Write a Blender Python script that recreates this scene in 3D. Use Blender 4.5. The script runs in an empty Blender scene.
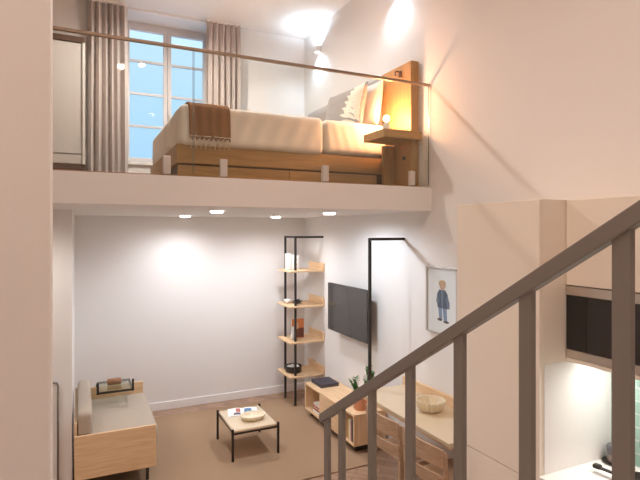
import bpy, bmesh, math, random
from mathutils import Vector, Matrix, noise
random.seed(7)
scn = bpy.context.scene
COL = scn.collection
R = math.radians
PI = math.pi

# ------------------------------------------------------------------ camera
cam_d = bpy.data.cameras.new('camera')
cam = bpy.data.objects.new('camera', cam_d); COL.objects.link(cam)
cam_d.sensor_width = 36.0
cam_d.lens = 36.0 * 505 / 640
cam_d.shift_y = -9 / 640
cam_d.clip_start = 0.05
cam.location = (0, 0, 2.24)
cam.rotation_euler = (R(90), 0, R(-25.4))
scn.camera = cam

# ------------------------------------------------------------------ view
scn.view_settings.view_transform = 'Standard'
scn.view_settings.look = 'None'
scn.view_settings.gamma = 1
scn.view_settings.use_curve_mapping = False
scn.view_settings.exposure = 0.31
scn.cycles.use_denoising = True
scn.cycles.max_bounces = 10
scn.cycles.diffuse_bounces = 6
scn.cycles.transparent_max_bounces = 16
scn.cycles.sample_clamp_indirect = 6.0

# ------------------------------------------------------------------ sky
world = bpy.data.worlds.new('world'); scn.world = world
world.use_nodes = True
wn = world.node_tree
bg = wn.nodes['Background']
geo = wn.nodes.new('ShaderNodeTexCoord')
sep = wn.nodes.new('ShaderNodeSeparateXYZ')
ramp = wn.nodes.new('ShaderNodeValToRGB')
ramp.color_ramp.elements[0].position = 0.0; ramp.color_ramp.elements[0].color = (0.34, 0.62, 0.95, 1)
ramp.color_ramp.elements[1].position = 0.38; ramp.color_ramp.elements[1].color = (0.60, 0.82, 1.0, 1)
wn.links.new(geo.outputs['Generated'], sep.inputs[0])
wn.links.new(sep.outputs['Z'], ramp.inputs[0])
wn.links.new(ramp.outputs[0], bg.inputs[0])
bg.inputs[1].default_value = 1.0


def light(name, kind, loc, energy, color, size=0.1, rot=(0, 0, 0), spot=None, blend=0.6, size_y=None):
    d = bpy.data.lights.new(name, kind)
    d.energy = energy; d.color = color
    if kind == 'AREA':
        d.size = size
        if size_y:
            d.shape = 'RECTANGLE'; d.size_y = size_y
    else:
        d.shadow_soft_size = size
    if kind == 'SPOT':
        d.spot_size = R(spot); d.spot_blend = blend
    o = bpy.data.objects.new(name, d); COL.objects.link(o)
    o.location = loc; o.rotation_euler = rot
    return o


WARM = (1.0, 0.76, 0.62)
NEUT = (0.94, 0.97, 1.0)
COOL = (0.66, 0.83, 1.0)
DOWN_SPOTS = [(1.10, 4.46), (1.11, 6.02), (2.22, 4.46), (2.18, 5.86)]
for i, (x, y) in enumerate(DOWN_SPOTS):
    light('downlight_lamp', 'SPOT', (x, y, 2.40), (52, 68)[i % 2], ((0.80, 0.90, 1.0), (0.96, 0.96, 1.0))[i % 2], 0.06, spot=(175, 166)[i % 2], blend=(0.5, 1.0)[i % 2])
light('corner_fill_lamp', 'SPOT', (-0.75, 4.05, 2.39), 40, (1.0, 0.93, 0.86), 0.06, spot=175, blend=0.5)  # unseen fill, added to brighten the pier face
HIGH_FILL_SPOTS = [(0.6, 1.9), (1.5, 1.6), (0.2, 0.2), (-0.6, 0.5), (-1.3, -0.2), (0.6, -1.4)]
for i, (x, y) in enumerate(HIGH_FILL_SPOTS):
    light('high_fill_lamp', 'SPOT', (x, y, 4.925), 64, WARM, 0.05, spot=165, blend=1.0)  # added lamps above the frame, lift the brightness of the tall space
for y in (6.04, 4.22):
    light('sconce_up', 'SPOT', (2.80, y, 4.70), 26, COOL, 0.03, rot=(R(180), 0, 0), spot=168, blend=1.0)
    light('sconce_down', 'SPOT', (2.80, y, 4.58), 20, COOL, 0.03, spot=150, blend=1.0)
light('loft_fill_lamp', 'SPOT', (0.9, 5.2, 4.925), 205, (1.0, 0.88, 0.80), 0.05, spot=175, blend=0.6)  # added out-of-view fill that brightens the loft walls and ceiling
light('bedside_glow', 'POINT', (2.62, 4.05, 3.305), 185, (1.0, 0.43, 0.19), 0.032)
light('under_cabinet_strip', 'AREA', (2.66, 1.55, 1.50), 8, (1.0, 0.98, 0.96), 0.05, size_y=0.8)


# ------------------------------------------------------------------ materials
def new_mat(name):
    m = bpy.data.materials.new(name); m.use_nodes = True
    nt = m.node_tree
    return m, nt, nt.nodes['Principled BSDF']


def plain(name, col, rough=0.6, metal=0.0, bump=0.0, bscale=60, var=0.0, spec=0.5):
    m, nt, b = new_mat(name)
    b.inputs['Base Color'].default_value = (*col, 1)
    b.inputs['Roughness'].default_value = rough
    b.inputs['Metallic'].default_value = metal
    b.inputs['Specular IOR Level'].default_value = spec
    tc = nt.nodes.new('ShaderNodeTexCoord')
    nz = nt.nodes.new('ShaderNodeTexNoise'); nz.inputs['Scale'].default_value = bscale
    nz.inputs['Detail'].default_value = 4
    nt.links.new(tc.outputs['Object'], nz.inputs['Vector'])
    if var:
        mx = nt.nodes.new('ShaderNodeMix'); mx.data_type = 'RGBA'
        mx.inputs[6].default_value = (*[c * (1 - var) for c in col], 1)
        mx.inputs[7].default_value = (*[min(1, c * (1 + var)) for c in col], 1)
        nt.links.new(nz.outputs['Fac'], mx.inputs[0])
        nt.links.new(mx.outputs[2], b.inputs['Base Color'])
    if bump:
        bp = nt.nodes.new('ShaderNodeBump'); bp.inputs['Strength'].default_value = bump
        bp.inputs['Distance'].default_value = 0.01
        nt.links.new(nz.outputs['Fac'], bp.inputs['Height'])
        nt.links.new(bp.outputs[0], b.inputs['Normal'])
    return m


def wood(name, c1, c2, axis='X', scale=3.0, rough=0.5):
    m, nt, b = new_mat(name)
    tc = nt.nodes.new('ShaderNodeTexCoord')
    mp = nt.nodes.new('ShaderNodeMapping')
    s = [18, 18, 18]; s['XYZ'.index(axis)] = 1.2
    mp.inputs['Scale'].default_value = s
    nz = nt.nodes.new('ShaderNodeTexNoise'); nz.inputs['Scale'].default_value = scale
    nz.inputs['Detail'].default_value = 6; nz.inputs['Distortion'].default_value = 0.6
    rp = nt.nodes.new('ShaderNodeValToRGB')
    rp.color_ramp.elements[0].position = 0.35; rp.color_ramp.elements[0].color = (*c1, 1)
    rp.color_ramp.elements[1].position = 0.65; rp.color_ramp.elements[1].color = (*c2, 1)
    nt.links.new(tc.outputs['Object'], mp.inputs[0]); nt.links.new(mp.outputs[0], nz.inputs['Vector'])
    nt.links.new(nz.outputs['Fac'], rp.inputs[0]); nt.links.new(rp.outputs[0], b.inputs['Base Color'])
    b.inputs['Roughness'].default_value = rough
    return m


def emit(name, col, strength):
    m, nt, b = new_mat(name)
    b.inputs['Base Color'].default_value = (*col, 1)
    b.inputs['Emission Color'].default_value = (*col, 1)
    b.inputs['Emission Strength'].default_value = strength
    return m


def thin_glass(name, tint=(0.95, 0.97, 0.96), refl=1.0):
    m = bpy.data.materials.new(name); m.use_nodes = True
    nt = m.node_tree; nt.nodes.clear()
    out = nt.nodes.new('ShaderNodeOutputMaterial')
    tr = nt.nodes.new('ShaderNodeBsdfTransparent'); tr.inputs[0].default_value = (*tint, 1)
    gl = nt.nodes.new('ShaderNodeBsdfGlossy'); gl.inputs['Roughness'].default_value = 0.02
    fr = nt.nodes.new('ShaderNodeFresnel'); fr.inputs[0].default_value = 1.45
    mu = nt.nodes.new('ShaderNodeMath'); mu.operation = 'MULTIPLY'; mu.inputs[1].default_value = refl
    mx = nt.nodes.new('ShaderNodeMixShader')
    gg = nt.nodes.new('ShaderNodeNewGeometry')
    mr = nt.nodes.new('ShaderNodeMapRange'); mr.inputs['To Min'].default_value = 1.45; mr.inputs['To Max'].default_value = 1 / 1.45
    nt.links.new(gg.outputs['Backfacing'], mr.inputs['Value']); nt.links.new(mr.outputs[0], fr.inputs[0])
    nt.links.new(fr.outputs[0], mu.inputs[0]); nt.links.new(mu.outputs[0], mx.inputs[0])
    nt.links.new(tr.outputs[0], mx.inputs[1]); nt.links.new(gl.outputs[0], mx.inputs[2])
    nt.links.new(mx.outputs[0], out.inputs[0])
    return m


def brick_mat(name, c1, c2, mortar, scale, w, h, msize, rough, rotz=0.0, offset=0.5, swap=None):
    m, nt, b = new_mat(name)
    tc = nt.nodes.new('ShaderNodeTexCoord')
    mp = nt.nodes.new('ShaderNodeMapping'); mp.inputs['Rotation'].default_value = swap or (0, 0, rotz)
    bt = nt.nodes.new('ShaderNodeTexBrick')
    bt.inputs['Color1'].default_value = (*c1, 1); bt.inputs['Color2'].default_value = (*c2, 1)
    bt.inputs['Mortar'].default_value = (*mortar, 1)
    bt.inputs['Scale'].default_value = scale
    bt.inputs['Brick Width'].default_value = w; bt.inputs['Row Height'].default_value = h
    bt.inputs['Mortar Size'].default_value = msize; bt.offset = offset
    nt.links.new(tc.outputs['Object'], mp.inputs[0]); nt.links.new(mp.outputs[0], bt.inputs['Vector'])
    nz = nt.nodes.new('ShaderNodeTexNoise'); nz.inputs['Scale'].default_value = 9; nz.inputs['Detail'].default_value = 5
    nt.links.new(tc.outputs['Object'], nz.inputs['Vector'])
    mx = nt.nodes.new('ShaderNodeMix'); mx.data_type = 'RGBA'; mx.blend_type = 'MULTIPLY'; mx.inputs[0].default_value = 0.35
    nt.links.new(bt.outputs['Color'], mx.inputs[6]); nt.links.new(nz.outputs['Fac'], mx.inputs[7])
    nt.links.new(mx.outputs[2], b.inputs['Base Color'])
    b.inputs['Roughness'].default_value = rough
    return m


M = {}
M['wall'] = plain('wall_paint', (0.80, 0.775, 0.755), 0.85, bump=0.05, bscale=120)
M['ceil'] = plain('ceiling_paint', (0.80, 0.775, 0.755), 0.9)
M['trim'] = plain('trim_paint', (0.84, 0.81, 0.79), 0.5)
M['floor'] = brick_mat('oak_parquet', (0.52, 0.33, 0.22), (0.36, 0.21, 0.14), (0.15, 0.09, 0.06), 1.0, 0.42, 0.085, 0.003, 0.35, rotz=R(45))
M['loftfloor'] = brick_mat('loft_boards', (0.45, 0.31, 0.2), (0.38, 0.25, 0.16), (0.15, 0.09, 0.06), 1.0, 0.9, 0.12, 0.003, 0.4)
M['carpet'] = plain('taupe_carpet', (0.39, 0.26, 0.165), 1.0, bump=0.6, bscale=260, var=0.14, spec=0.1)
M['oak'] = wood('pale_oak_x', (0.72, 0.48, 0.27), (0.82, 0.59, 0.37), 'X')
M['oaky'] = wood('pale_oak_y', (0.72, 0.48, 0.27), (0.82, 0.59, 0.37), 'Y')
M['oakz'] = wood('pale_oak_z', (0.72, 0.48, 0.27), (0.82, 0.59, 0.37), 'Z')
M['bedwood'] = wood('honey_oak_x', (0.36, 0.21, 0.075), (0.46, 0.28, 0.11), 'X')
M['bedwoodz'] = wood('honey_oak_z', (0.36, 0.21, 0.075), (0.46, 0.28, 0.11), 'Z')
M['chairwood'] = wood('chair_ply', (0.42, 0.28, 0.18), (0.52, 0.36, 0.24), 'Y')
M['desktop'] = plain('desk_lacquer', (0.72, 0.59, 0.42), 0.12)
M['black'] = plain('black_steel', (0.035, 0.028, 0.025), 0.4, metal=0.3)
M['darkbrown'] = plain('dark_brown', (0.10, 0.055, 0.035), 0.5)
M['rail'] = plain('taupe_steel', (0.21, 0.185, 0.165), 0.42, spec=0.4)
M['brass'] = plain('bronze_cap', (0.36, 0.27, 0.2), 0.35, metal=0.6)
M['steel'] = plain('brushed_steel', (0.62, 0.56, 0.50), 0.32, metal=0.9)
M['clamp'] = plain('satin_clamp', (0.62, 0.58, 0.54), 0.4, metal=0.4)
M['chrome'] = plain('chrome', (0.8, 0.8, 0.8), 0.08, metal=1.0)
M['glass'] = thin_glass('balustrade_glass')
M['windowglass'] = thin_glass('window_glass', (0.97, 0.99, 1.0), 0.4)
M['edge'] = plain('glass_edge', (0.16, 0.2, 0.17), 0.2)
M['tableglass'] = thin_glass('tray_glass', (0.90, 0.93, 0.88), 1.0)
M['screen'] = plain('tv_screen', (0.045, 0.040, 0.037), 0.16, spec=0.6)
M['blackglass'] = plain('oven_glass', (0.012, 0.011, 0.012), 0.05, spec=0.6)
M['cabinet'] = plain('cream_laminate', (0.88, 0.80, 0.70), 0.4)
M['gap'] = plain('shadow_gap', (0.22, 0.17, 0.13), 0.8)
M['counter'] = plain('white_quartz', (0.85, 0.82, 0.79), 0.25)
M['mint'] = brick_mat('mint_tile', (0.36, 0.56, 0.47), (0.44, 0.62, 0.54), (0.7, 0.78, 0.72), 1.0, 0.15, 0.075, 0.004, 0.15, swap=(0, R(90), R(90)))
M['duvet'] = plain('white_linen', (0.86, 0.80, 0.72), 0.9, bump=0.12, bscale=25)
M['greyfab'] = plain('grey_upholstery', (0.40, 0.36, 0.34), 0.95, bump=0.3, bscale=200, var=0.08)
M['sofa'] = plain('greige_fabric', (0.48, 0.40, 0.32), 0.95, bump=0.5, bscale=240, var=0.1)
M['sofadark'] = plain('greige_fabric_dark', (0.33, 0.26, 0.21), 0.95, bump=0.5, bscale=240, var=0.1)
M['pillow'] = plain('white_cotton', (0.88, 0.84, 0.78), 0.9)
M['leafprint'] = plain('cream_print', (0.92, 0.86, 0.72), 0.9)
M['throw'] = plain('brown_wool', (0.34, 0.19, 0.105), 1.0, bump=0.8, bscale=120, var=0.15, spec=0.1)
M['fringe'] = plain('cream_fringe', (0.72, 0.64, 0.52), 1.0)
M['curtain'] = plain('mauve_curtain', (0.60, 0.54, 0.51), 0.95, bump=0.3, bscale=180, var=0.06)
M['frame'] = plain('window_paint', (0.66, 0.64, 0.65), 0.5)
M['terra'] = plain('terracotta', (0.66, 0.30, 0.17), 0.8, var=0.08)
M['soil'] = plain('potting_soil', (0.05, 0.035, 0.025), 1.0)
M['leaf'] = plain('dark_leaf', (0.07, 0.19, 0.045), 0.4, var=0.2)
M['cream'] = plain('cream_ceramic', (0.80, 0.70, 0.52), 0.45)
M['paper'] = plain('white_paper', (0.90, 0.88, 0.86), 0.7)
M['navy'] = plain('navy_leatherette', (0.045, 0.04, 0.06), 0.5)
M['white'] = plain('white_gloss', (0.74, 0.72, 0.69), 0.35)
M['wardrobe'] = plain('wardrobe_grey', (0.60, 0.57, 0.54), 0.35)
M['lampwhite'] = emit('downlight_glow', (1.0, 0.95, 0.88), 14)
M['bulb'] = emit('bulb_glow', (1.0, 0.80, 0.45), 30)
M['sconce'] = emit('sconce_glow', (0.9, 0.95, 1.0), 10)
M['strip'] = emit('strip_glow', (1.0, 0.97, 0.9), 4)


def flat(name, col, rough=0.6):
    if name not in M:
        M[name] = plain(name, col, rough)
    return M[name]


# ------------------------------------------------------------------ helpers
class MB:
    def __init__(self):
        self.bm = bmesh.new()

    def box(self, x0, x1, y0, y1, z0, z1, bev=0.0, seg=2, mat=None, rot=None, piv=None):
        bm = self.bm
        r = bmesh.ops.create_cube(bm, size=1.0)
        vs = r['verts']
        c = Vector(((x0 + x1) / 2, (y0 + y1) / 2, (z0 + z1) / 2))
        for v in vs:
            v.co = Vector((v.co.x * (x1 - x0), v.co.y * (y1 - y0), v.co.z * (z1 - z0))) + c
        if rot is not None:
            p = piv or c
            for v in vs:
                v.co = rot @ (v.co - p) + p
        if bev:
            es = list({e for v in vs for e in v.link_edges})
            bmesh.ops.bevel(bm, geom=es, offset=bev, segments=seg, profile=0.5, affect='EDGES')
        return self

    def tube(self, pts, r, n=10, closed=False, caps=True):
        bm = self.bm
        pts = [Vector(p) for p in pts]
        rs = r if isinstance(r, (list, tuple)) else [r] * len(pts)
        rings = []
        up = None
        for i, p in enumerate(pts):
            if closed:
                t = pts[(i + 1) % len(pts)] - pts[i - 1]
            else:
                t = pts[min(i + 1, len(pts) - 1)] - pts[max(i - 1, 0)]
            t.normalize()
            if up is None:
                up = Vector((0, 0, 1)) if abs(t.z) < 0.9 else Vector((1, 0, 0))
            a = t.cross(up)
            if a.length < 1e-5:
                a = t.cross(Vector((0, 1, 0)))
            a.normalize(); b = a.cross(t).normalized(); up = b
            rings.append([bm.verts.new(p + (a * math.cos(2 * PI * k / n) + b * math.sin(2 * PI * k / n)) * rs[i]) for k in range(n)])
        m = len(rings)
        for i in range(m if closed else m - 1):
            A, B = rings[i], rings[(i + 1) % m]
            for k in range(n):
                bm.faces.new((A[k], A[(k + 1) % n], B[(k + 1) % n], B[k]))
        if caps and not closed:
            bm.faces.new(rings[0][::-1]); bm.faces.new(rings[-1])
        return self

    def lathe(self, prof, c=(0, 0, 0), n=32, sx=1.0, sy=1.0, ribs=0, ramp=0.0):
        bm = self.bm
        rings = []
        for (r, z) in prof:
            ring = []
            for k in range(n):
                a = 2 * PI * k / n
                rr = r * (1 + ramp * (2 * abs(math.cos(ribs * a / 2)) - 1)) if ribs else r
                ring.append(bm.verts.new((c[0] + rr * math.cos(a) * sx, c[1] + rr * math.sin(a) * sy, c[2] + z)))
            rings.append(ring)
        for i in range(len(rings) - 1):
            for k in range(n):
                bm.faces.new((rings[i][k], rings[i][(k + 1) % n], rings[i + 1][(k + 1) % n], rings[i + 1][k]))
        if prof[0][0] > 1e-6: bm.faces.new(rings[0][::-1])
        if prof[-1][0] > 1e-6: bm.faces.new(rings[-1])
        return self

    def poly(self, pts, d):
        """prism: polygon pts extruded along vector d"""
        bm = self.bm
        d = Vector(d)
        a = [bm.verts.new(Vector(p)) for p in pts]
        b = [bm.verts.new(Vector(p) + d) for p in pts]
        n = len(a)
        bm.faces.new(a[::-1]); bm.faces.new(b)
        for k in range(n):
            bm.faces.new((a[k], a[(k + 1) % n], b[(k + 1) % n], b[k]))
        return self

    def grid(self, f, nu, nv, closeu=False):
        bm = self.bm
        g = [[bm.verts.new(Vector(f(i / nu, j / nv))) for j in range(nv + 1)] for i in range(nu + (0 if closeu else 1))]
        m = len(g)
        for i in range(nu if closeu else nu):
            for j in range(nv):
                A, B = g[i], g[(i + 1) % m]
                bm.faces.new((A[j], B[j], B[j + 1], A[j + 1]))
        return self

    def build(self, name, mat, parent=None, smooth=False, recalc=True):
        bm = self.bm
        if recalc:
            bmesh.ops.remove_doubles(bm, verts=bm.verts, dist=1e-6)
            bmesh.ops.recalc_face_normals(bm, faces=bm.faces)
        if parent is not None:
            off = world_loc(parent)
            for v in bm.verts: v.co -= off
        me = bpy.data.meshes.new(name); bm.to_mesh(me); bm.free()
        if smooth:
            for p in me.polygons: p.use_smooth = True
        me.materials.append(mat)
        o = bpy.data.objects.new(name, me); COL.objects.link(o)
        if smooth == 'auto':
            try:
                me.set_sharp_from_angle(angle=R(40))
            except Exception:
                pass
        if parent is not None: o.parent = parent
        return o


def world_loc(o):
    v = Vector((0, 0, 0))
    while o is not None:
        v += o.location; o = o.parent
    return v


def tag(o, label, cat, group=None, kind=None):
    if label: o['label'] = label
    if cat: o['category'] = cat
    if group: o['group'] = group
    if kind: o['kind'] = kind
    return o


def thing(name, loc, label, cat, group=None):
    o = bpy.data.objects.new(name, None); COL.objects.link(o)
    o.location = loc; o.empty_display_size = 0.1
    return tag(o, label, cat, group)


def struct(o):
    o['kind'] = 'structure'; return o


def copy_tree(o, parent=None, loc=None):
    c = o.copy(); COL.objects.link(c)
    if parent is not None: c.parent = parent
    if loc is not None: c.location = loc
    for ch in [x for x in bpy.data.objects if x.parent == o and x is not c]:
        copy_tree(ch, c)
    return c


def bx(*a, **k): return MB().box(*a, **k)


def soft_box(x0, x1, y0, y1, z0, z1, r, n=(24, 24, 8), amp=0.0, fs=4.0, fold=None):
    mb = MB(); bm = mb.bm
    nx, ny, nz = n
    def put(p):
        q = Vector((min(max(p[0], x0 + r), x1 - r), min(max(p[1], y0 + r), y1 - r), min(max(p[2], z0 + min(r, (z1 - z0) / 2 - 1e-4)), z1 - min(r, (z1 - z0) / 2 - 1e-4))))
        d = Vector(p) - q
        if d.length > 1e-9:
            d = d.normalized() * r
        v = q + d
        v.z = min(max(v.z, z0), z1)
        if amp:
            nn = noise.noise_vector(v * fs) * amp
            v = v + nn
        if fold: v = fold(v)
        return v
    def face(f, a, b):
        g = [[bm.verts.new(put(f(i / a, j / b))) for j in range(b + 1)] for i in range(a + 1)]
        for i in range(a):
            for j in range(b):
                bm.faces.new((g[i][j], g[i + 1][j], g[i + 1][j + 1], g[i][j + 1]))
    L = lambda a, b, t: a + (b - a) * t
    for z in (z0, z1): face(lambda u, v: (L(x0, x1, u), L(y0, y1, v), z), nx, ny)
    for y in (y0, y1): face(lambda u, v: (L(x0, x1, u), y, L(z0, z1, v)), nx, nz)
    for x in (x0, x1): face(lambda u, v: (x, L(y0, y1, u), L(z0, z1, v)), ny, nz)
    bmesh.ops.remove_doubles(bm, verts=bm.verts, dist=1e-5)
    return mb


def pillow_fn(c, w, h, t, rot):
    c = Vector(c)
    def f(u, v, side):
        a, b = 2 * u - 1, 2 * v - 1
        pinch = 1 - 0.06 * (1 - abs(a) ** 2) * 0
        th = t / 2 * (max(0, 1 - abs(a) ** 3.2) ** 0.55) * (max(0, 1 - abs(b) ** 3.2) ** 0.55)
        x = a * w / 2 * (1 - 0.07 * (1 - abs(b) ** 2) * abs(a)) * 1.0
        z = b * h / 2 * (1 - 0.09 * (1 - abs(a) ** 2) * abs(b)) * 1.0
        wr = 0.006 * noise.noise(Vector((a * 3, b * 3, side * 5)))
        p = Vector((x, side * th + (wr if th > 0.01 else 0), z))
        return c + rot @ p
    return f


def pillow(name, c, w, h, t, rot, mat, parent=None):
    f = pillow_fn(c, w, h, t, rot)
    mb = MB()
    mb.grid(lambda u, v: f(u, v, 1), 24, 24)
    mb.grid(lambda u, v: f(u, v, -1), 24, 24)
    bmesh.ops.remove_doubles(mb.bm, verts=mb.bm.verts, dist=1e-5)
    return mb.build(name, mat, parent, smooth=True), f


# ================================================================== STRUCTURE
XR = 2.87       # right wall
YB = 6.56       # back wall
ZC = 2.422      # lower ceiling
ZL = 2.646      # loft floor
ZT = 4.955      # upper ceiling
YE = 3.69       # loft edge
XL = -2.6
YF = -2.6

struct(bx(XL - .2, XR + .2, YF - .2, YB + .5, -0.12, 0.0).build('floor', M['floor']))
struct(bx(XL - .2, XR + .2, YF - .2, YB + .5, ZT, ZT + 0.15).build('ceiling', M['ceil']))
struct(bx(XR, XR + .2, YF - .2, YB + .5, 0, ZT).build('wall_right', M['wall']))
WX0, WX1, WZ0, WZ1 = 0.47, 1.60, 3.08, 4.925
wb = MB()
wb.box(XL - .2, WX0, YB, YB + .42, 0, ZT)
wb.box(WX1, XR, YB, YB + .42, 0, ZT)
wb.box(WX0, WX1, YB, YB + .42, 0, WZ0)
wb.box(WX0, WX1, YB, YB + .42, WZ1, ZT)
struct(wb.build('wall_back', M['wall']))
struct(bx(XL - .2, XL, YF - .2, YB, 0, ZT).build('wall_left', M['wall']))
struct(bx(XL, XR, YF - .2, YF, 0, ZT).build('wall_front', M['wall']))
# lower room left wall, ends in a pier facing the stairs
struct(bx(XL, -0.062, 4.80, YB, 0, ZC).build('wall_left_lower', M['wall']))
# near wall end beside the camera
struct(bx(XL, -0.080, 1.70, 1.84, 0, ZT).build('wall_partition', M['wall']))
# loft slab
struct(bx(XL, XR, YE, YB, ZC, ZL - 0.012).build('floor_loft', M['wall']))
struct(bx(XL, XR, YE + 0.05, YB, ZL - 0.012, ZL).build('floor_loft_boards', M['loftfloor']))
# baseboards
struct(bx(-0.062, XR - 0.016, YB - 0.016, YB, 0, 0.10, bev=0.004).build('baseboard_back', M['trim']))
struct(bx(XR - 0.016, XR, 2.66, YB, 0, 0.10, bev=0.004).build('baseboard_right', M['trim']))
struct(bx(0.50, WX1 + 0.3, YB - 0.05, YB, ZT - 0.03, ZT, bev=0.004).build('trim_1', M['trim']))

# window
wy = 6.90
w = thing('window_1', (1.035, wy, WZ0), 'tall white casement window with small panes behind the curtains', 'window')
w['kind'] = 'structure'
fr = MB()
fr.box(WX0, WX0 + .05, wy - .03, wy + .05, WZ0, WZ1)
fr.box(WX1 - .05, WX1, wy - .03, wy + .05, WZ0, WZ1)
fr.box(WX0, WX1, wy - .03, wy + .05, WZ1 - .05, WZ1)
fr.box(WX0, WX1, wy - .03, wy + .05, WZ0, WZ0 + .04)
fr.build('window_frame', M['frame'], w)
for (a, b) in ((WX0 + .05, 1.033), (1.037, WX1 - .05)):
    s = MB()
    z0, z1 = WZ0 + .04, WZ1 - .05
    st = 0.048
    s.box(a, a + st, wy - .05, wy, z0, z1, bev=.004)
    s.box(b - st, b, wy - .05, wy, z0, z1, bev=.004)
    s.box(a + st, b - st, wy - .05, wy, z1 - .06, z1, bev=.004)
    s.box(a + st, b - st, wy - .05, wy, z0, z0 + .06, bev=.004)
    for k in (1, 2, 3):
        zz = 3.17 + k * 0.418
        s.box(a + st, b - st, wy - .045, wy - .005, zz - .014, zz + .014)
    sash = s.build('sash', M['frame'], w)
    MB().box(a + st, b - st, wy - .022, wy - .018, z0 + .06, z1 - .06).build('pane', M['windowglass'], sash)
h = MB().box(1.045, 1.065, wy - .075, wy - .05, 3.62, 3.76, bev=.004).build('window_handle', M['steel'], w)
struct(bx(WX0 - .02, WX1 + .02, YB - .03, wy - .03, WZ0 - .03, WZ0 + .002, bev=.004).build('window_sill', M['trim']))


# ================================================================== STAIRS + RAILING
RX = 1.05
def rail_z(y): return 2.279 - 0.613 * (y - 0.696)
pitch = math.atan(0.613)
st = MB()
TR = 0.2465
ys = [2.42 - TR * k for k in range(0, 13)]
for k, y in enumerate(ys):
    zt = 0.151 * (k + 1) + 0.0
    st.box(0.2, RX + .04, y - TR, y, 0 if k < 1 else zt - 0.30, zt)
stairs = struct(st.build('stairs', M['wall']))

rl = thing('stair_railing', (RX, 2.2, 0.4), 'taupe steel stair railing with sloping handrail and flat upright bars', 'railing')
hb = MB()
y0, y1 = -0.75, 2.19
hh = 0.046
pts = [(RX - .016, y0, rail_z(y0)), (RX - .016, y1, rail_z(y1)), (RX - .016, y1, rail_z(y1) - hh), (RX - .016, y0, rail_z(y0) - hh)]
hb.poly(pts, (0.032, 0, 0))
ho = hb.build('handrail', M['rail'], rl)
bev = ho.modifiers.new('b', 'BEVEL'); bev.width = .003; bev.segments = 2
by = [2.128] + [1.984 - .2572 * k for k in range(0, 11)]
for y in by:
    if y < -0.7: continue
    # step under the bar
    k = min(12, max(0, int((2.42 - y) / TR)))
    zt = 0.151 * (k + 1)
    z1 = rail_z(y) - hh * 0.6
    MB().box(RX - .009, RX + .009, y - .021, y + .021, zt, z1, bev=.0025).build('baluster', M['rail'], rl)


# ================================================================== LOFT
# glass balustrade
gb = thing('glass_balustrade', (1.2, YE + .03, ZL), 'frameless glass balustrade with thin bronze top rail along the loft edge', 'balustrade')
GY = YE + .03
for (a, b) in ((-1.4, 0.742), (0.750, XR - .012)):
    g = MB().box(a, b, GY - .005, GY + .005, ZL + .01, 3.555).build('glass_panel', M['glass'], gb)
    for q in (a, b):
        MB().box(q - .001, q + .001, GY - .005, GY + .005, ZL + .01, 3.555).build('glass_edge', M['edge'], g)
MB().box(-1.4, XR - .004, GY - .014, GY + .014, 3.553, 3.574, bev=.003).build('top_rail', M['brass'], gb)
for x in (-1.0, -0.2, 0.557, 0.967, 1.812, 2.672):
    MB().box(x - .026, x + .026, GY - .02, GY + .02, ZL, 2.775, bev=.004).build('clamp', M['clamp'], gb)

# bed
BY0, BY1 = 4.28, 6.00
BX0, BX1 = 0.72, 2.78
bed = thing('bed', ((BX0 + BX1) / 2, (BY0 + BY1) / 2, ZL), 'double bed with honey oak drawer base on the loft', 'bed')
MB().box(BX0, BX1, BY0, BY1, 2.805, 2.965, bev=.006).build('bed_base', M['bedwood'], bed)
MB().box(BX0 + .03, BX1, BY0 + .02, BY1 - .02, 2.655, 2.806).build('plinth', M['darkbrown'], bed)
for k, (a, b) in enumerate(((BX0 + .01, 1.72), (1.725, 2.655))):
    MB().box(a, b, BY0 + .002, BY0 + .03, 2.665, 2.79, bev=.003).build('drawer_front', M['bedwood'], bed)
soft_box(BX0 + .03, BX1 - .01, BY0 + .03, BY1 - .02, 2.965, 3.27, .05, n=(12, 12, 6)).build('mattress', M['duvet'], bed, smooth=True)
MB().box(2.78, 2.866, 3.88, 4.385, ZL, 3.83, bev=.006).build('headboard_panel', M['bedwoodz'], bed)
MB().box(2.66, 2.779, 4.16, 4.20, ZL, 3.07, bev=.004).build('side_panel', M['bedwoodz'], bed)
soft_box(2.785, 2.868, 4.39, 5.34, ZL + .02, 3.83, .03, n=(4, 16, 12)).build('headboard_cushion', M['greyfab'], bed, smooth=True)
soft_box(2.785, 2.868, 5.345, 6.30, ZL + .02, 3.83, .03, n=(4, 16, 12)).build('headboard_cushion', M['greyfab'], bed, smooth=True)

def dfold(v):
    # hanging side: soft vertical pleats
    if v.y < BY0 + .02:
        v.y += 0.003 * math.sin(v.x * 38 + 2 * math.sin(v.z * 9)) - 0.006
    if v.x < BX0 + .02:
        v.x += 0.012 * math.sin(v.y * 14)
    return v
duv = soft_box(BX0 + .02, 2.06, BY0 - .035, BY1 + .03, 2.955, 3.298, .055, n=(60, 50, 14), amp=.006, fs=2.6, fold=dfold)
tag(duv.build('duvet', M['duvet'], None, smooth=True), 'plump white duvet hanging over the window end of the loft bed', 'duvet')

def sfold(v):
    if v.y < BY0 + .03:
        v.y += 0.002 * math.sin(v.x * 62 + 2.5 * math.sin(v.z * 8))
    return v
sht = soft_box(2.065, 2.76, BY0 - .03, BY1 + .02, 2.97, 3.295, .055, n=(50, 40, 14), amp=.005, fs=3, fold=sfold)
tag(sht.build('bed_cover', M['duvet'], None, smooth=True), 'gathered white bed cover at the pillow end of the loft bed', 'bed cover')

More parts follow.
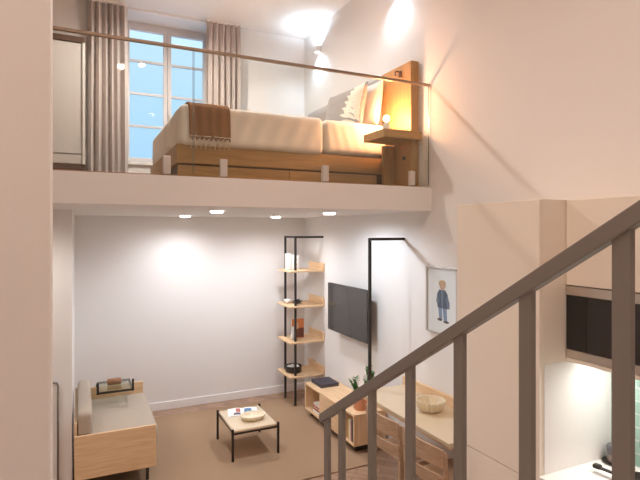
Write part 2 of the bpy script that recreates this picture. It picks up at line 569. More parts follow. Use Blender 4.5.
# throw with fringe
th = thing('throw_blanket', (1.02, BY0 - .03, 3.34), 'brown knitted throw with cream fringe draped over the white duvet', 'throw')
def path(t):
    # from bed top over the near edge and down
    r = 0.10
    L1, La, L2 = 0.55, r * PI / 2, 0.20
    s = t * (L1 + La + L2)
    ytop, ztop = BY0 - .053, 3.316
    if s < L1: return (ytop + r + (L1 - s), ztop)
    s -= L1
    if s < La:
        a = s / r
        return (ytop + r - r * math.sin(a), ztop - r + r * math.cos(a))
    s -= La
    return (ytop, ztop - r - s)
def thr(off):
    def f(u, v):
        y, z = path(v)
        x = 0.815 + u * 0.345 - 0.02 * (1 - v)
        wv = 0.006 * math.sin(u * 26) * v
        return (x, y - off - wv, z + off)
    return f
t_ = MB(); t_.grid(thr(0.0), 30, 40); t_.grid(thr(0.010), 30, 40)
f0, f1 = thr(0.0), thr(0.010)
t_.grid(lambda u, v: f0(u, 1) if v < .5 else f1(u, 1), 30, 1)
t_.grid(lambda u, v: f0(0, u) if v < .5 else f1(0, u), 40, 1)
t_.grid(lambda u, v: f0(1, u) if v < .5 else f1(1, u), 40, 1)
bmesh.ops.remove_doubles(t_.bm, verts=t_.bm.verts, dist=1e-5)
t_.build('blanket', M['throw'], th, smooth=True)
yb, zb = path(1.0)
fm = MB()
fm.tube([(0.815 + .345 * i / 20, yb - .012 - .003 * math.sin(i), zb + .012 + .002 * math.cos(i * 2)) for i in range(21)], .005, 6)
for i in range(9):
    x = 0.828 + i * 0.0395
    fm.tube([(x, yb - .008, zb + .01), (x + .003, yb - .012, zb - .03), (x - .003, yb - .012, zb - .095)], [.004, .006, .004], 6)
    fm.tube([(x + .012, yb - .008, zb + .01), (x + .008, yb - .010, zb - .03)], .003, 5)
fm.build('fringe', M['fringe'], th, smooth=True)
for i in range(9):
    x = 0.835 + i * 0.0395
    MB().tube([(x, yb - .008, zb + .004), (x, yb - .014, zb - .018)], .009, 7).build('tassel', M['throw'], th, smooth=True)

# pillows
rotw = Matrix.Rotation(R(90), 3, 'Z') @ Matrix.Rotation(R(-10), 3, 'X')
rot2 = Matrix.Rotation(R(90), 3, 'Z') @ Matrix.Rotation(R(6), 3, 'X') @ Matrix.Rotation(R(-4), 3, 'Y')
p2, _ = pillow('pillow', (2.705, 4.53, 3.545), 0.50, 0.46, 0.13, rot2, M['pillow'])
tag(p2, 'plain white pillow behind the leaf-print one, beside the bedside lamp', 'pillow')
rot1 = Matrix.Rotation(R(90), 3, 'Z') @ Matrix.Rotation(R(8), 3, 'X') @ Matrix.Rotation(R(-3), 3, 'Y')
p1, pf = pillow('pillow', (2.55, 4.76, 3.53), 0.88, 0.44, 0.15, rot1, M['greyfab'])
tag(p1, 'long grey pillow with cream leaf print, propped at the bedside lamp end', 'pillow')
# leaf print: which local side faces -X
side = 1
n_ = (pf(.5, .5, 1) - pf(.5, .5, -1))
if n_.x > 0: side = -1
nrm = (pf(.5, .5, side) - pf(.5, .5, -side)).normalized()
lp = MB()
uu = (lambda u: u) if pf(0, .5, 1).y < pf(1, .5, 1).y else (lambda u: 1 - u)
def leafp(u0, v0, ang, L, W):
    n = 8
    le, ri = [], []
    for i in range(n + 1):
        t = i / n
        ww = W * math.sin(PI * t) ** 0.7
        cu = u0 + math.cos(ang) * L * t * 0.5; cv = v0 + math.sin(ang) * L * t
        le.append((cu - math.sin(ang) * ww * .5, cv + math.cos(ang) * ww)); ri.append((cu + math.sin(ang) * ww * .5, cv - math.cos(ang) * ww))
    vs = []
    for (a, b) in zip(le, ri):
        vs.append([lp.bm.verts.new(pf(uu(min(.995, max(.005, q[0]))), min(.995, max(.005, q[1])), side) + nrm * .0035) for q in (a, b)])
    for i in range(n):
        try: lp.bm.faces.new((vs[i][0], vs[i][1], vs[i + 1][1], vs[i + 1][0]))
        except ValueError: pass
for k in range(7):
    v0 = .12 + k * .12
    leafp(.06, v0, R(25 + k * 4), .62 - .05 * k, .055)
    leafp(.10, v0 - .05, R(5 + 5 * k), .75 - .07 * k, .05)
for k in range(6):
    leafp(.02, .08 + .14 * k, R(60), .4, .07)
lp.build('leaf_print', M['leafprint'], p1, recalc=False)

# bedside shelf, lamp, hook
ns = MB().poly([(2.43, 3.79, 3.078), (2.84, 3.79, 3.078), (2.84, 3.878, 3.078), (2.778, 3.878, 3.078), (2.778, 4.15, 3.078), (2.43, 4.15, 3.078)], (0, 0, .071)).build('bedside_shelf', M['bedwood'])
tag(ns, 'floating oak bedside shelf fixed to the tall wooden headboard panel', 'bedside shelf')
lm = thing('table_lamp', (2.62, 4.05, 3.149), 'small glowing table lamp with a bare round bulb on the bedside shelf', 'lamp')
MB().lathe([(0.0, 0), (.034, 0), (.036, .006), (.036, .095), (.03, .105), (.014, .108), (.014, .118), (0, .118)], (2.62, 4.05, 3.149), 24).build('lamp_base', M['white'], lm, smooth='auto')
MB().lathe([(0.0, -.030)] + [(.030 * math.sin(PI * k / 14), -.030 * math.cos(PI * k / 14)) for k in range(1, 14)] + [(0, .030)], (2.62, 4.05, 3.305), 20).build('bulb', M['bulb'], lm, smooth=True)
hk = MB()
hk.box(2.768, 2.780, 4.03, 4.07, 3.715, 3.775, bev=.003)
hk.tube([(2.775, 4.05, 3.765), (2.73, 4.05, 3.768), (2.722, 4.05, 3.755), (2.722, 4.05, 3.725)], .008, 8)
tag(hk.build('reading_light', M['darkbrown'], None, smooth='auto'), 'small bronze reading light arm fixed high on the wooden headboard panel', 'light')
for nm, (x, y, z), mt, lb in (('power_socket', (2.775, 3.98, 2.93), 'black', 'small black round socket on the wooden panel under the bedside shelf'),):
    o = MB().tube([(x + .005, y, z), (x - .012, y, z)], .016, 16).build(nm, M[mt], None, smooth='auto')
    tag(o, lb, 'socket')
o = MB().tube([(2.78, 4.00, 3.03), (2.76, 4.00, 3.03)], .010, 14).build('cable_plug', flat('copper', (.7, .32, .14)), None, smooth='auto')
tag(o, 'tiny copper plug on the panel just under the bedside shelf', 'plug')
o = MB().box(XR - .01, XR + .0005, 3.735, 3.765 + .02, 2.885, 2.965, bev=.003).build('light_switch', M['trim'])
tag(o, 'pale wall switch beside the glass end, below the bedside lamp shelf', 'switch')

# curtains
def curtain(x0, x1, y, z0, z1, folds, label, seed):
    rnd = random.Random(seed)
    ph = rnd.random() * 6
    c = thing('curtain', ((x0 + x1) / 2, y, z0), label, 'curtain', 'floor length curtains at the loft window')
    def f(off):
        def g(u, v):
            a = u * folds * 2 * PI + ph + 0.6 * math.sin(u * 9 + ph)
            amp = 0.062 + 0.014 * math.sin(u * 21 + 2)
            top = max(0, v - .955) / .045
            w_ = 1.0 + 0.05 * (1 - v)
            x = (x0 + x1) / 2 + (u - .5) * (x1 - x0) * w_ + .012 * math.sin(2 * a)
            yy = y + amp * math.sin(a) * (1 - .45 * top) + .01 * math.sin(v * 5 + u * 7) + off
            return (x, yy, z0 + (z1 - z0) * v)
        return g
    m_ = MB(); m_.grid(f(0), folds * 14, 30); m_.grid(f(.006), folds * 14, 30)
    m_.build('fabric', M['curtain'], c, smooth=True)
    MB().box(x0, x1, y - .012, y + .012, z1 - .002, ZT, bev=.002).build('curtain_track', M['trim'], c)
    return c
curtain(0.085, 0.50, 6.44, ZL + .01, ZT - .035, 6, 'mauve pleated curtain between the wardrobe and the window', 1)
curtain(1.455, 1.90, 6.44, ZL + .01, ZT - .035, 6, 'mauve pleated curtain between the window and the bright corner', 2)

# wardrobe
wd = thing('wardrobe', (-.6, 6.3, ZL), 'grey wardrobe with brown top edge and dark base beside the curtain', 'wardrobe')
MB().box(-1.3, .045, 6.14, YB - .005, 2.97, 4.30, bev=.003).build('body', M['wardrobe'], wd)
MB().box(-1.3, .05, 6.10, YB - .005, 4.30, 4.36, bev=.003).build('top_panel', M['darkbrown'], wd)
MB().box(-1.3, .05, 6.12, YB - .005, ZL, 2.968).build('plinth', M['darkbrown'], wd)
MB().box(-1.29, .02, 6.118, 6.139, 3.085, 4.295, bev=.002).build('door', M['wardrobe'], wd)
MB().box(-1.29, .02, 6.118, 6.139, 2.975, 3.070, bev=.002).build('drawer', M['wardrobe'], wd)
MB().box(.022, .05, 6.10, 6.139, 2.97, 4.30, bev=.002).build('side_strip', M['white'], wd)

# sconces
for i, y in enumerate((6.04, 4.22)):
    lab = ('small white up-and-down wall light near the bright loft corner', 'small white up-and-down wall light high above the headboard')[i]
    s = thing('wall_light', (XR, y, 4.64), lab, 'wall light', 'up-and-down wall lights in the loft')
    MB().box(XR - .075, XR, y - .035, y + .035, 4.60, 4.68, bev=.004).build('housing', M['white'], s)
    MB().box(XR - .065, XR - .02, y - .025, y + .025, 4.5985, 4.60).build('lens', M['sconce'], s)
    MB().box(XR - .065, XR - .02, y - .025, y + .025, 4.68, 4.6815).build('lens', M['sconce'], s)

# recessed lights
def downlight(x, y, z, label, grp):
    t = thing('ceiling_light', (x, y, z), label, 'ceiling light', grp)
    MB().lathe([(.058, 0.0), (.058, -.004), (.066, -.006), (.074, -.004), (.076, 0.0)], (x, y, z), 32).build('trim_ring', M['trim'], t, smooth=True)
    MB().lathe([(0, -.020), (.050, -.020), (.0575, -.014), (.0575, 0), (0, 0)], (x, y, z), 28).build('diffuser', M['lampwhite'], t)
    return t
LB = ['round recessed ceiling light above the near end of the low table, sofa side',
      'round recessed ceiling light closest to the back wall, on the sofa side',
      'round recessed ceiling light in front of the black framed shelf unit and screen',
      'round recessed ceiling light closest to the back wall, on the shelf side']
for (x, y), l in zip(DOWN_SPOTS, LB):
    downlight(x, y, ZC, l, 'recessed lights under the loft')
for x, y in HIGH_FILL_SPOTS + [(0.9, 5.2)]:  # fixtures for the added high and loft fill lamps
    downlight(x, y, ZT, 'added round recessed light in the high upper ceiling, out of view', 'added recessed lights in the high ceiling')
downlight(-0.75, 4.05, ZC, 'added round recessed light, out of view around the corner above the pier', None)  # fixture for the added corner fill
# ================================================================== LOWER ROOM
rug = bx(-0.05, 2.60, 4.16, 6.31, 0.0, 0.012, bev=.004).build('rug', M['carpet'])
tag(rug, 'large taupe carpet covering the lower room floor', 'rug')

# coffee table
ct = thing('coffee_table', (1.56, 5.055, .012), 'low coffee table with pale rounded top and four black legs', 'coffee table')
TX0, TX1, TY0, TY1, TZ = 1.335, 1.790, 4.765, 5.35, .312
MB().box(TX0, TX1, TY0, TY1, TZ - .032, TZ, bev=.012, seg=3).build('tabletop', M['desktop'], ct, smooth='auto')
fm = MB()
for (a, b, c, d) in ((TX0, TX1, TY0 + .004, TY0 + .018), (TX0, TX1, TY1 - .018, TY1 - .004), (TX0 + .004, TX0 + .018, TY0, TY1), (TX1 - .018, TX1 - .004, TY0, TY1)):
    fm.box(a, b, c, d, TZ - .048, TZ - .033)
fm.build('table_frame', M['black'], ct)
for x in (TX0 - .006, TX1 + .006):
    for y in (TY0 - .002, TY1 + .002):
        MB().box(x - .011, x + .011, y - .011, y + .011, .012, TZ + .012, bev=.003).build('leg', M['black'], ct)

mg = thing('magazine', (1.56, 5.20, TZ), 'open magazine with blue and red pictures on the coffee table', 'magazine')
rz = Matrix.Rotation(R(-14), 3, 'Z'); mc = Vector((1.56, 5.205, TZ))
def pg(s):
    def f(u, v):
        x = s * u * .155; y = (v - .5) * .235
        z = .004 + .010 * math.sin(min(1, u * 1.15) * PI) * (1 - .4 * u)
        return mc + rz @ Vector((x, y, z))
    return f
m_ = MB()
for s in (-1, 1):
    m_.grid(pg(s), 10, 6)
    f = pg(s); m_.grid(lambda u, v: f(u, v) - Vector((0, 0, f(u, v).z - TZ - .001)), 10, 6)
    m_.grid(lambda u, v: (f(u, 0) if v < .5 else Vector((f(u, 0).x, f(u, 0).y, TZ + .001))), 10, 1)
    m_.grid(lambda u, v: (f(u, 1) if v < .5 else Vector((f(u, 1).x, f(u, 1).y, TZ + .001))), 10, 1)
    m_.grid(lambda u, v: (f(1, u) if v < .5 else Vector((f(1, u).x, f(1, u).y, TZ + .001))), 6, 1)
m_.build('pages', M['paper'], mg, smooth='auto')
def patch(s, u0, u1, v0, v1, mat, nm='photo_print'):
    f = pg(s)
    MB().grid(lambda u, v: f(u0 + (u1 - u0) * u, v0 + (v1 - v0) * v) + Vector((0, 0, .0012)), 6, 4).build(nm, mat, mg, smooth=True)
patch(1, .12, .62, .15, .85, flat('mag_blue', (.12, .25, .45)))
patch(1, .66, .92, .3, .6, flat('mag_pale', (.45, .62, .75)))
patch(-1, .15, .45, .45, .9, flat('mag_red', (.50, .12, .10)))
patch(-1, .15, .6, .12, .36, flat('mag_dark', (.12, .10, .14)))

def ribbed(cx, cy, cz, r, h, n, ramp, sx=1, sy=1, foot=.5):
    m = MB()
    pr = [(0, 0), (r * foot, 0), (r * (foot + .2), h * .12), (r * .88, h * .45), (r * 1.0, h * .92), (r * 1.0, h), (r * .95, h), (r * .90, h * .85), (r * .78, h * .45), (r * .55, h * .18), (0, h * .10)]
    m.lathe(pr, (cx, cy, cz), n * 8, sx, sy, n, ramp)
    return m
tag(ribbed(1.60, 4.975, TZ, .115, .05, 14, .035, 1.12, .9, .62).build('fruit_dish', M['cream'], None, smooth=True), 'shallow cream ribbed dish on the coffee table beside the magazine', 'dish')

# sofa
sf = thing('sofa', (.3, 5.25, .012), 'compact sofa with oak end panels, greige seat and back roll', 'sofa')
MB().box(-.045, .612, 4.69, 4.715, .145, .516, bev=.004).build('end_panel', M['oak'], sf)
MB().box(-.045, .62, 5.80, 5.825, .145, .60, bev=.004).build('end_panel', M['oak'], sf)
MB().box(-.04, .59, 4.716, 5.799, .15, .30).build('seat_base', M['darkbrown'], sf)
MB().box(-.045, -.025, 4.716, 5.799, .15, .62, bev=.003).build('back_panel', M['oaky'], sf)
soft_box(-.02, .635, 4.718, 5.798, .30, .492, .035, n=(14, 20, 6)).build('seat_cushion', M['sofa'], sf, smooth=True)
soft_box(-.024, .095, 4.722, 5.795, .493, .70, .03, n=(8, 20, 8)).build('back_cushion', M['sofa'], sf, smooth=True)
for x in (.03, .545):
    for y in (4.76, 5.74):
        MB().box(x - .012, x + .012, y - .012, y + .012, .012, .15).build('leg', M['black'], sf)

# tray table at the sofa end
tt = thing('tray_table', (.32, 5.64, .60), 'small glass tray shelf in a black frame at the far end of the sofa', 'tray table')
tz = .645
MB().box(.165, .475, 5.455, 5.815, tz, tz + .008, bev=.002).build('glass_top', M['tableglass'], tt)
fm = MB()
fm.box(.155, .485, 5.44, 5.456, tz - .022, tz - .002, bev=.002)
fm.box(.155, .171, 5.44, 5.83, tz - .022, tz - .002, bev=.002)
fm.box(.469, .485, 5.44, 5.83, tz - .022, tz - .002, bev=.002)
fm.box(.155, .485, 5.814, 5.83, tz - .022, tz - .002, bev=.002)
fm.build('tray_frame', M['black'], tt)
for x in (.157, .483):
    MB().box(x - .011, x + .011, 5.434, 5.456, tz - .024, tz + .095, bev=.003).build('post', M['black'], tt)
    MB().box(x - .008, x + .008, 5.803, 5.822, .6005, tz - .021).build('bracket', M['black'], tt)
wr = MB()
wr.tube([(.25, 5.62, tz + .043), (.262, 5.62, tz + .043), (.375, 5.62, tz + .043), (.387, 5.62, tz + .043)], [.026, .034, .034, .027], 18)
tag(wr.build('wooden_roller', flat('roller_wood', (.33, .16, .08)), None, smooth='auto'), 'short brown wooden roller lying on the glass tray', 'ornament')

# access panel on the pier
ap = thing('access_panel', (-.3, 4.80, 0), 'white low panel with rounded grey edge on the pier beside the sofa', 'panel')
MB().box(-.75, -.175, 4.775, 4.799, 0.0, 0.965, bev=.004).build('panel_face', M['white'], ap)
MB().tube([(-.75, 4.77, .972), (-.20, 4.77, .972), (-.175, 4.77, .965), (-.168, 4.77, .94), (-.168, 4.77, .009)], .008, 8).build('edge_strip', flat('seal_grey', (.24, .21, .19)), ap, smooth=True)

# shelf unit
su = thing('shelf_unit', (2.66, 6.12, .012), 'tall black framed shelf unit with four oak shelves in the corner', 'shelf unit')
PX = 2.478
for y in (5.95, 6.30):
    MB().box(PX - .013, PX + .013, y - .013, y + .013, .012, 2.175, bev=.002).build('post', M['black'], su)
for y in (5.95,):
    MB().box(PX + .013, XR, y - .013, y + .013, 2.149, 2.175, bev=.002).build('wall_bar', M['black'], su)
MB().box(PX - .013, PX + .013, 5.963, 6.287, 2.149, 2.175, bev=.002).build('top_bar', M['black'], su)
SH = (.395, .83, 1.285, 1.735)
for z in SH:
    s = MB().box(2.385, XR, 5.90, 6.36, z - .022, z, bev=.003).build('shelf', M['oak'], su)
    MB().box(2.845, XR, 5.90, 6.36, z, z + .09, bev=.003).build('upstand', M['oaky'], s)

def sbox(name, x0, x1, y0, y1, z0, z1, mat, label, cat, group=None, bev=.003):
    return tag(bx(x0, x1, y0, y1, z0, z1, bev=bev).build(name, mat), label, cat, group)

# top shelf: white ornament block with two dots
t = thing('ornament', (2.50, 6.2, SH[3]), 'white block ornament with two round holes on the highest shelf', 'ornament')
MB().box(2.50, 2.60, 6.10, 6.24, SH[3], SH[3] + .185, bev=.012, seg=3).build('block', M['white'], t, smooth='auto')
MB().box(2.43, 2.496, 6.12, 6.20, SH[3], SH[3] + .21, bev=.01, seg=3).build('block', M['white'], t, smooth='auto')
for zz in (.07, .13):
    MB().tube([(2.55, 6.0985, SH[3] + zz), (2.55, 6.102, SH[3] + zz)], .014, 14).build('hole', flat('tan', (.45, .33, .24)), t)
# second shelf: bowl + black sculpture
o = MB().lathe([(0, 0), (.022, 0), (.045, .03), (.05, .055), (.045, .055), (.04, .034), (0, .012)], (2.47, 6.20, SH[2]), 24).build('small_bowl', M['white'], None, smooth=True)
tag(o, 'small white bowl on the third shelf up from the floor', 'bowl')
t = thing('black_ornament', (2.58, 6.12, SH[2]), 'black spiky star ornament beside the small white bowl', 'ornament')
sc = Vector((2.565, 6.10, SH[2] + .036))
m_ = MB()
for a in range(7):
    an = a * 2 * PI / 7
    d = Vector((math.cos(an), .4 * math.sin(an * 2), .45 * math.sin(an)))
    m_.tube([sc, sc + d * .04, sc + d * .078], [.016, .011, .003], 8)
m_.build('spikes', M['black'], t, smooth=True)
MB().box(2.545, 2.585, 6.08, 6.12, SH[2], SH[2] + .02, bev=.004).build('foot', M['black'], t)
# third shelf: standing orange book, white figure
t = thing('standing_book', (2.60, 6.15, SH[1]), 'orange and brown picture book standing on the second shelf up', 'book')
MB().box(2.51, 2.68, 6.14, 6.155, SH[1], SH[1] + .25, bev=.002).build('cover', flat('bk_orange', (.62, .20, .06)), t)
MB().box(2.514, 2.676, 6.155, 6.175, SH[1] + .004, SH[1] + .246).build('pages', M['paper'], t)
MB().box(2.512, 2.678, 6.1385, 6.1401, SH[1] + .01, SH[1] + .13).build('cover_picture', flat('bk_brown', (.16, .05, .03)), t)
MB().box(2.56, 2.60, 6.1375, 6.1386, SH[1] + .12, SH[1] + .20).build('cover_picture', flat('bk_tan', (.60, .40, .25)), t)
o = MB().lathe([(0, 0), (.03, 0), (.034, .04), (.026, .09), (.012, .11), (.018, .125), (.022, .145), (.014, .165), (0, .17)], (2.50, 6.08, SH[1]), 20).build('figurine', M['white'], None, smooth=True)
tag(o, 'small white figurine in front of the orange book', 'figurine')
# bottom shelf: black basket with white stones
t = thing('basket', (2.53, 6.15, SH[0]), 'round black basket holding white balls on the bottom shelf', 'basket')
MB().lathe([(0, 0), (.098, 0), (.105, .01), (.108, .075), (.100, .078), (.096, .012), (0, .010)], (2.53, 6.14, SH[0]), 32).build('basket_body', M['black'], t, smooth='auto')
MB().tube([(2.53 + .106 * math.cos(k * PI / 16), 6.14 + .106 * math.sin(k * PI / 16), SH[0] + .078) for k in range(32)], .006, 6, closed=True).build('rim', M['black'], t, smooth=True)
rnd = random.Random(3)
for k in range(6):
    a = k * PI / 3 + .4; rr = .058
    o = MB().lathe([(0, -.026)] + [(.03 * math.sin(PI * j / 8), -.026 * math.cos(PI * j / 8)) for j in range(1, 8)] + [(0, .026)], (2.53 + rr * math.cos(a), 6.14 + rr * math.sin(a), SH[0] + .058), 14).build('white_ball', M['white'], None, smooth=True)
    tag(o, 'white decorative ball in the round black basket', 'ball', 'white balls in the black basket')

# TV
tv = thing('television', (2.80, 5.05, 1.33), 'wall mounted flat black television beside the black desk frame', 'television')
MB().box(2.735, 2.775, 4.59, 5.54, 1.045, 1.612, bev=.006).build('tv_body', M['black'], tv)
MB().box(2.7335, 2.7355, 4.598, 5.532, 1.058, 1.604).build('tv_screen', M['screen'], tv)
MB().box(2.775, XR, 4.92, 5.22, 1.20, 1.46, bev=.004).build('wall_bracket', M['black'], tv)

# TV unit
tu = thing('media_unit', (2.66, 5.0, .012), 'low oak media unit with open ends below the television', 'media unit')
UX0, UX1, UY0, UY1, UZ0, UZ1 = 2.465, XR - .018, 4.40, 5.62, .085, .402
MB().box(UX0, UX1, UY0, UY1, UZ1 - .022, UZ1, bev=.002).build('top_panel', M['oaky'], tu)
MB().box(UX0, UX1, UY0, UY1, UZ0, UZ0 + .022, bev=.002).build('bottom_panel', M['oaky'], tu)
MB().box(UX1 - .012, UX1, UY0 + .02, UY1 - .02, UZ0 + .022, UZ1 - .022).build('back_panel', M['oaky'], tu)
for y in (UY0, 4.60, 5.19, UY1 - .022):
    MB().box(UX0 + .001, UX1 - .012, y, y + .022, UZ0 + .0225, UZ1 - .0225).build('side_panel', M['oakz'], tu)
MB().box(UX0 - .002, UX0 + .018, 4.623, 5.189, UZ0 + .023, UZ1 - .023, bev=.002).build('door', M['oaky'], tu)
fm = MB()
fm.box(UX0 + .05, UX1 - .03, UY0 + .06, UY0 + .085, .012, UZ0)
fm.box(UX0 + .05, UX1 - .03, UY1 - .085, UY1 - .06, .012, UZ0)
fm.box(UX0 + .05, UX0 + .07, UY0 + .06, UY1 - .06, .045, UZ0)
fm.build('base_frame', M['black'], tu)
# books in the near niche
cols = [('bk_y', (.72, .52, .20), .025, .20), ('bk_w', (.80, .76, .70), .022, .215), ('bk_p', (.62, .30, .24), .018, .19), ('bk_k', (.06, .055, .06), .030, .225), ('bk_c', (.74, .66, .52), .020, .20)]
y = 4.432
lbs = ['cream upright book at the chair end of the row in the media unit', 'black thick upright book in the media unit', 'dusty red thin upright book in the media unit', 'white upright book in the media unit', 'yellow upright book in the media unit, next to its door']
for (nm, c, w_, h_), lb in zip(cols[::-1], lbs):
    b = thing('upright_book', (UX0 + .08, y, UZ0 + .022), lb, 'book', 'upright books in the media unit')
    cc = MB()
    cc.box(UX0 + .02, UX0 + .17, y, y + .0025, UZ0 + .0225, UZ0 + .0225 + h_)
    cc.box(UX0 + .02, UX0 + .17, y + w_ - .0025, y + w_, UZ0 + .0225, UZ0 + .0225 + h_)
    cc.box(UX0 + .018, UX0 + .022, y, y + w_, UZ0 + .0225, UZ0 + .0225 + h_)
    cc.build('cover', flat(nm, c), b)
    MB().box(UX0 + .022, UX0 + .168, y + .0026, y + w_ - .0026, UZ0 + .026, UZ0 + .018 + h_).build('pages', M['paper'], b)
    y += w_ + .004
# stack in far niche
z = UZ0 + .0225
stk = [('bk_w', (.80, .76, .70), .028, 'white book at the bottom of the stack in the media unit'),
       ('bk_r', (.45, .10, .09), .012, 'thin red book low in the stack in the media unit'),
       ('bk_c', (.74, .66, .52), .030, 'cream book in the middle of the stack in the media unit'),
       ('bk_r', (.45, .10, .09), .010, 'thin red book high in the stack in the media unit'),
       ('bk_w', (.80, .76, .70), .026, 'white book on top of the stack in the media unit')]
for k, (nm, c, h_, lb) in enumerate(stk):
    dx = .008 * ((k * 7) % 3)
    b = thing('stacked_book', (2.55, 5.35, z), lb, 'book', 'stacked books in the media unit')
    MB().box(2.485 + dx, 2.69, 5.225 + dx, 5.43, z, z + h_, bev=.002).build('cover', flat(nm, c), b)
    z += h_ + .0005
sbox('tissue_box', 2.54, 2.66, 5.25, 5.36, z, z + .055, flat('kraft', (.60, .42, .27)), 'small kraft box on the stacked books inside the media unit', 'box')
# dark notebook
nb = thing('folder', (2.66, 5.45, UZ1), 'thick dark navy album lying on the media unit', 'album')
MB().box(2.54, 2.78, 5.32, 5.60, UZ1, UZ1 + .006, bev=.002).build('cover', M['navy'], nb)
MB().box(2.545, 2.775, 5.326, 5.595, UZ1 + .006, UZ1 + .028).build('pages', flat('bk_grey', (.10, .09, .10)), nb)
MB().box(2.54, 2.78, 5.32, 5.60, UZ1 + .028, UZ1 + .036, bev=.002).build('cover', M['navy'], nb)

# plant
pl = thing('potted_plant', (2.615, 4.53, UZ1), 'green leafy plant in a terracotta pot on the media unit', 'potted plant')
PC = (2.615, 4.535, UZ1)
MB().lathe([(0, 0), (.058, 0), (.066, .01), (.078, .10), (.074, .15), (.068, .155), (.064, .15), (.066, .10), (0, .10)], PC, 32).build('pot', M['terra'], pl, smooth='auto')
MB().lathe([(0, .128), (.064, .128), (.064, .10), (0, .10)], PC, 24).build('soil', M['soil'], pl)
stems = [((-.02, .01), (-.07, .05), .15), ((-.01, .02), (-.045, .02), .19), ((.03, .0), (.075, -.05), .30), ((.03, -.02), (.12, -.05), .23)]
rnd = random.Random(11)
for (b0, tip, hgt) in stems:
    B = Vector(PC) + Vector((b0[0], b0[1], .12)); T = Vector(PC) + Vector((tip[0], tip[1], .12 + hgt))
    mid = (B + T) / 2 + Vector((b0[0], b0[1], 0)) * .5
    def bz(t): return B * (1 - t) ** 2 + mid * 2 * t * (1 - t) + T * t * t
    s = MB().tube([bz(k / 8) for k in range(9)], [.006 - .0004 * k for k in range(9)], 7).build('stem', M['leaf'], pl, smooth=True)
    lf = MB()
    nl = int(hgt / .022)
    for k in range(nl):
        t = .25 + .75 * k / max(1, nl - 1)
        p = bz(t)
        for sd in (-1, 1):
            an = rnd.uniform(-.4, .4) + (0 if sd > 0 else PI) + k * .5
            out = Vector((math.cos(an), math.sin(an), .75 + .3 * t)).normalized()
            sidev = out.cross(Vector((0, 0, 1))).normalized()
            nn = sidev.cross(out)
            L, W = .062, .017
            vs = []
            for j in range(6):
                q = j / 5; ww = W * math.sin(PI * min(.97, .12 + q * .88)) ** .8
                c = p + out * L * q + Vector((0, 0, -.012 * q * q))
                vs.append((lf.bm.verts.new(c - sidev * ww + nn * .003), lf.bm.verts.new(c - nn * .001), lf.bm.verts.new(c + sidev * ww + nn * .003)))
            for j in range(5):
                for e in (0, 1):
                    lf.bm.faces.new((vs[j][e], vs[j][e + 1], vs[j + 1][e + 1], vs[j + 1][e]))
    lf.build('leaves', M['leaf'], s, smooth=True, recalc=False)

# desk with black frame
dk = thing('desk', (2.6, 3.5, 0), 'wall desk with pale glossy top, oak back rail and tall black frame', 'desk')
DZ = .745
m_ = MB()
m_.poly([(2.34, 2.815, DZ - .03), (2.853, 2.815, DZ - .03), (2.853, 4.105, DZ - .03), (2.37, 4.105, DZ - .03), (2.345, 4.075, DZ - .03)], (0, 0, .03))
o = m_.build('desktop', M['desktop'], dk); b_ = o.modifiers.new('b', 'BEVEL'); b_.width = .004; b_.segments = 2
MB().box(2.353, 2.85, 2.825, 4.095, DZ - .048, DZ - .031).build('under_frame', M['oaky'], dk)
MB().box(2.838, XR - .001, 2.67, 4.105, DZ + .0005, DZ + .085, bev=.003).build('back_rail', M['oaky'], dk)
MB().box(PX - .013, PX + .013, 4.107, 4.133, 0, 2.175, bev=.002).build('post', M['black'], dk)
MB().box(PX + .013, XR, 4.107, 4.133, 2.149, 2.175, bev=.002).build('wall_bar', M['black'], dk)
MB().box(PX + .35, PX + .376, 2.84, 2.866, 0, DZ - .048, bev=.002).build('leg', M['black'], dk)
tag(ribbed(2.63, 3.40, DZ, .118, .095, 18, .075, 1, 1, .5).build('ribbed_bowl', M['cream'], None, smooth=True), 'deep cream ribbed bowl on the desk', 'bowl')

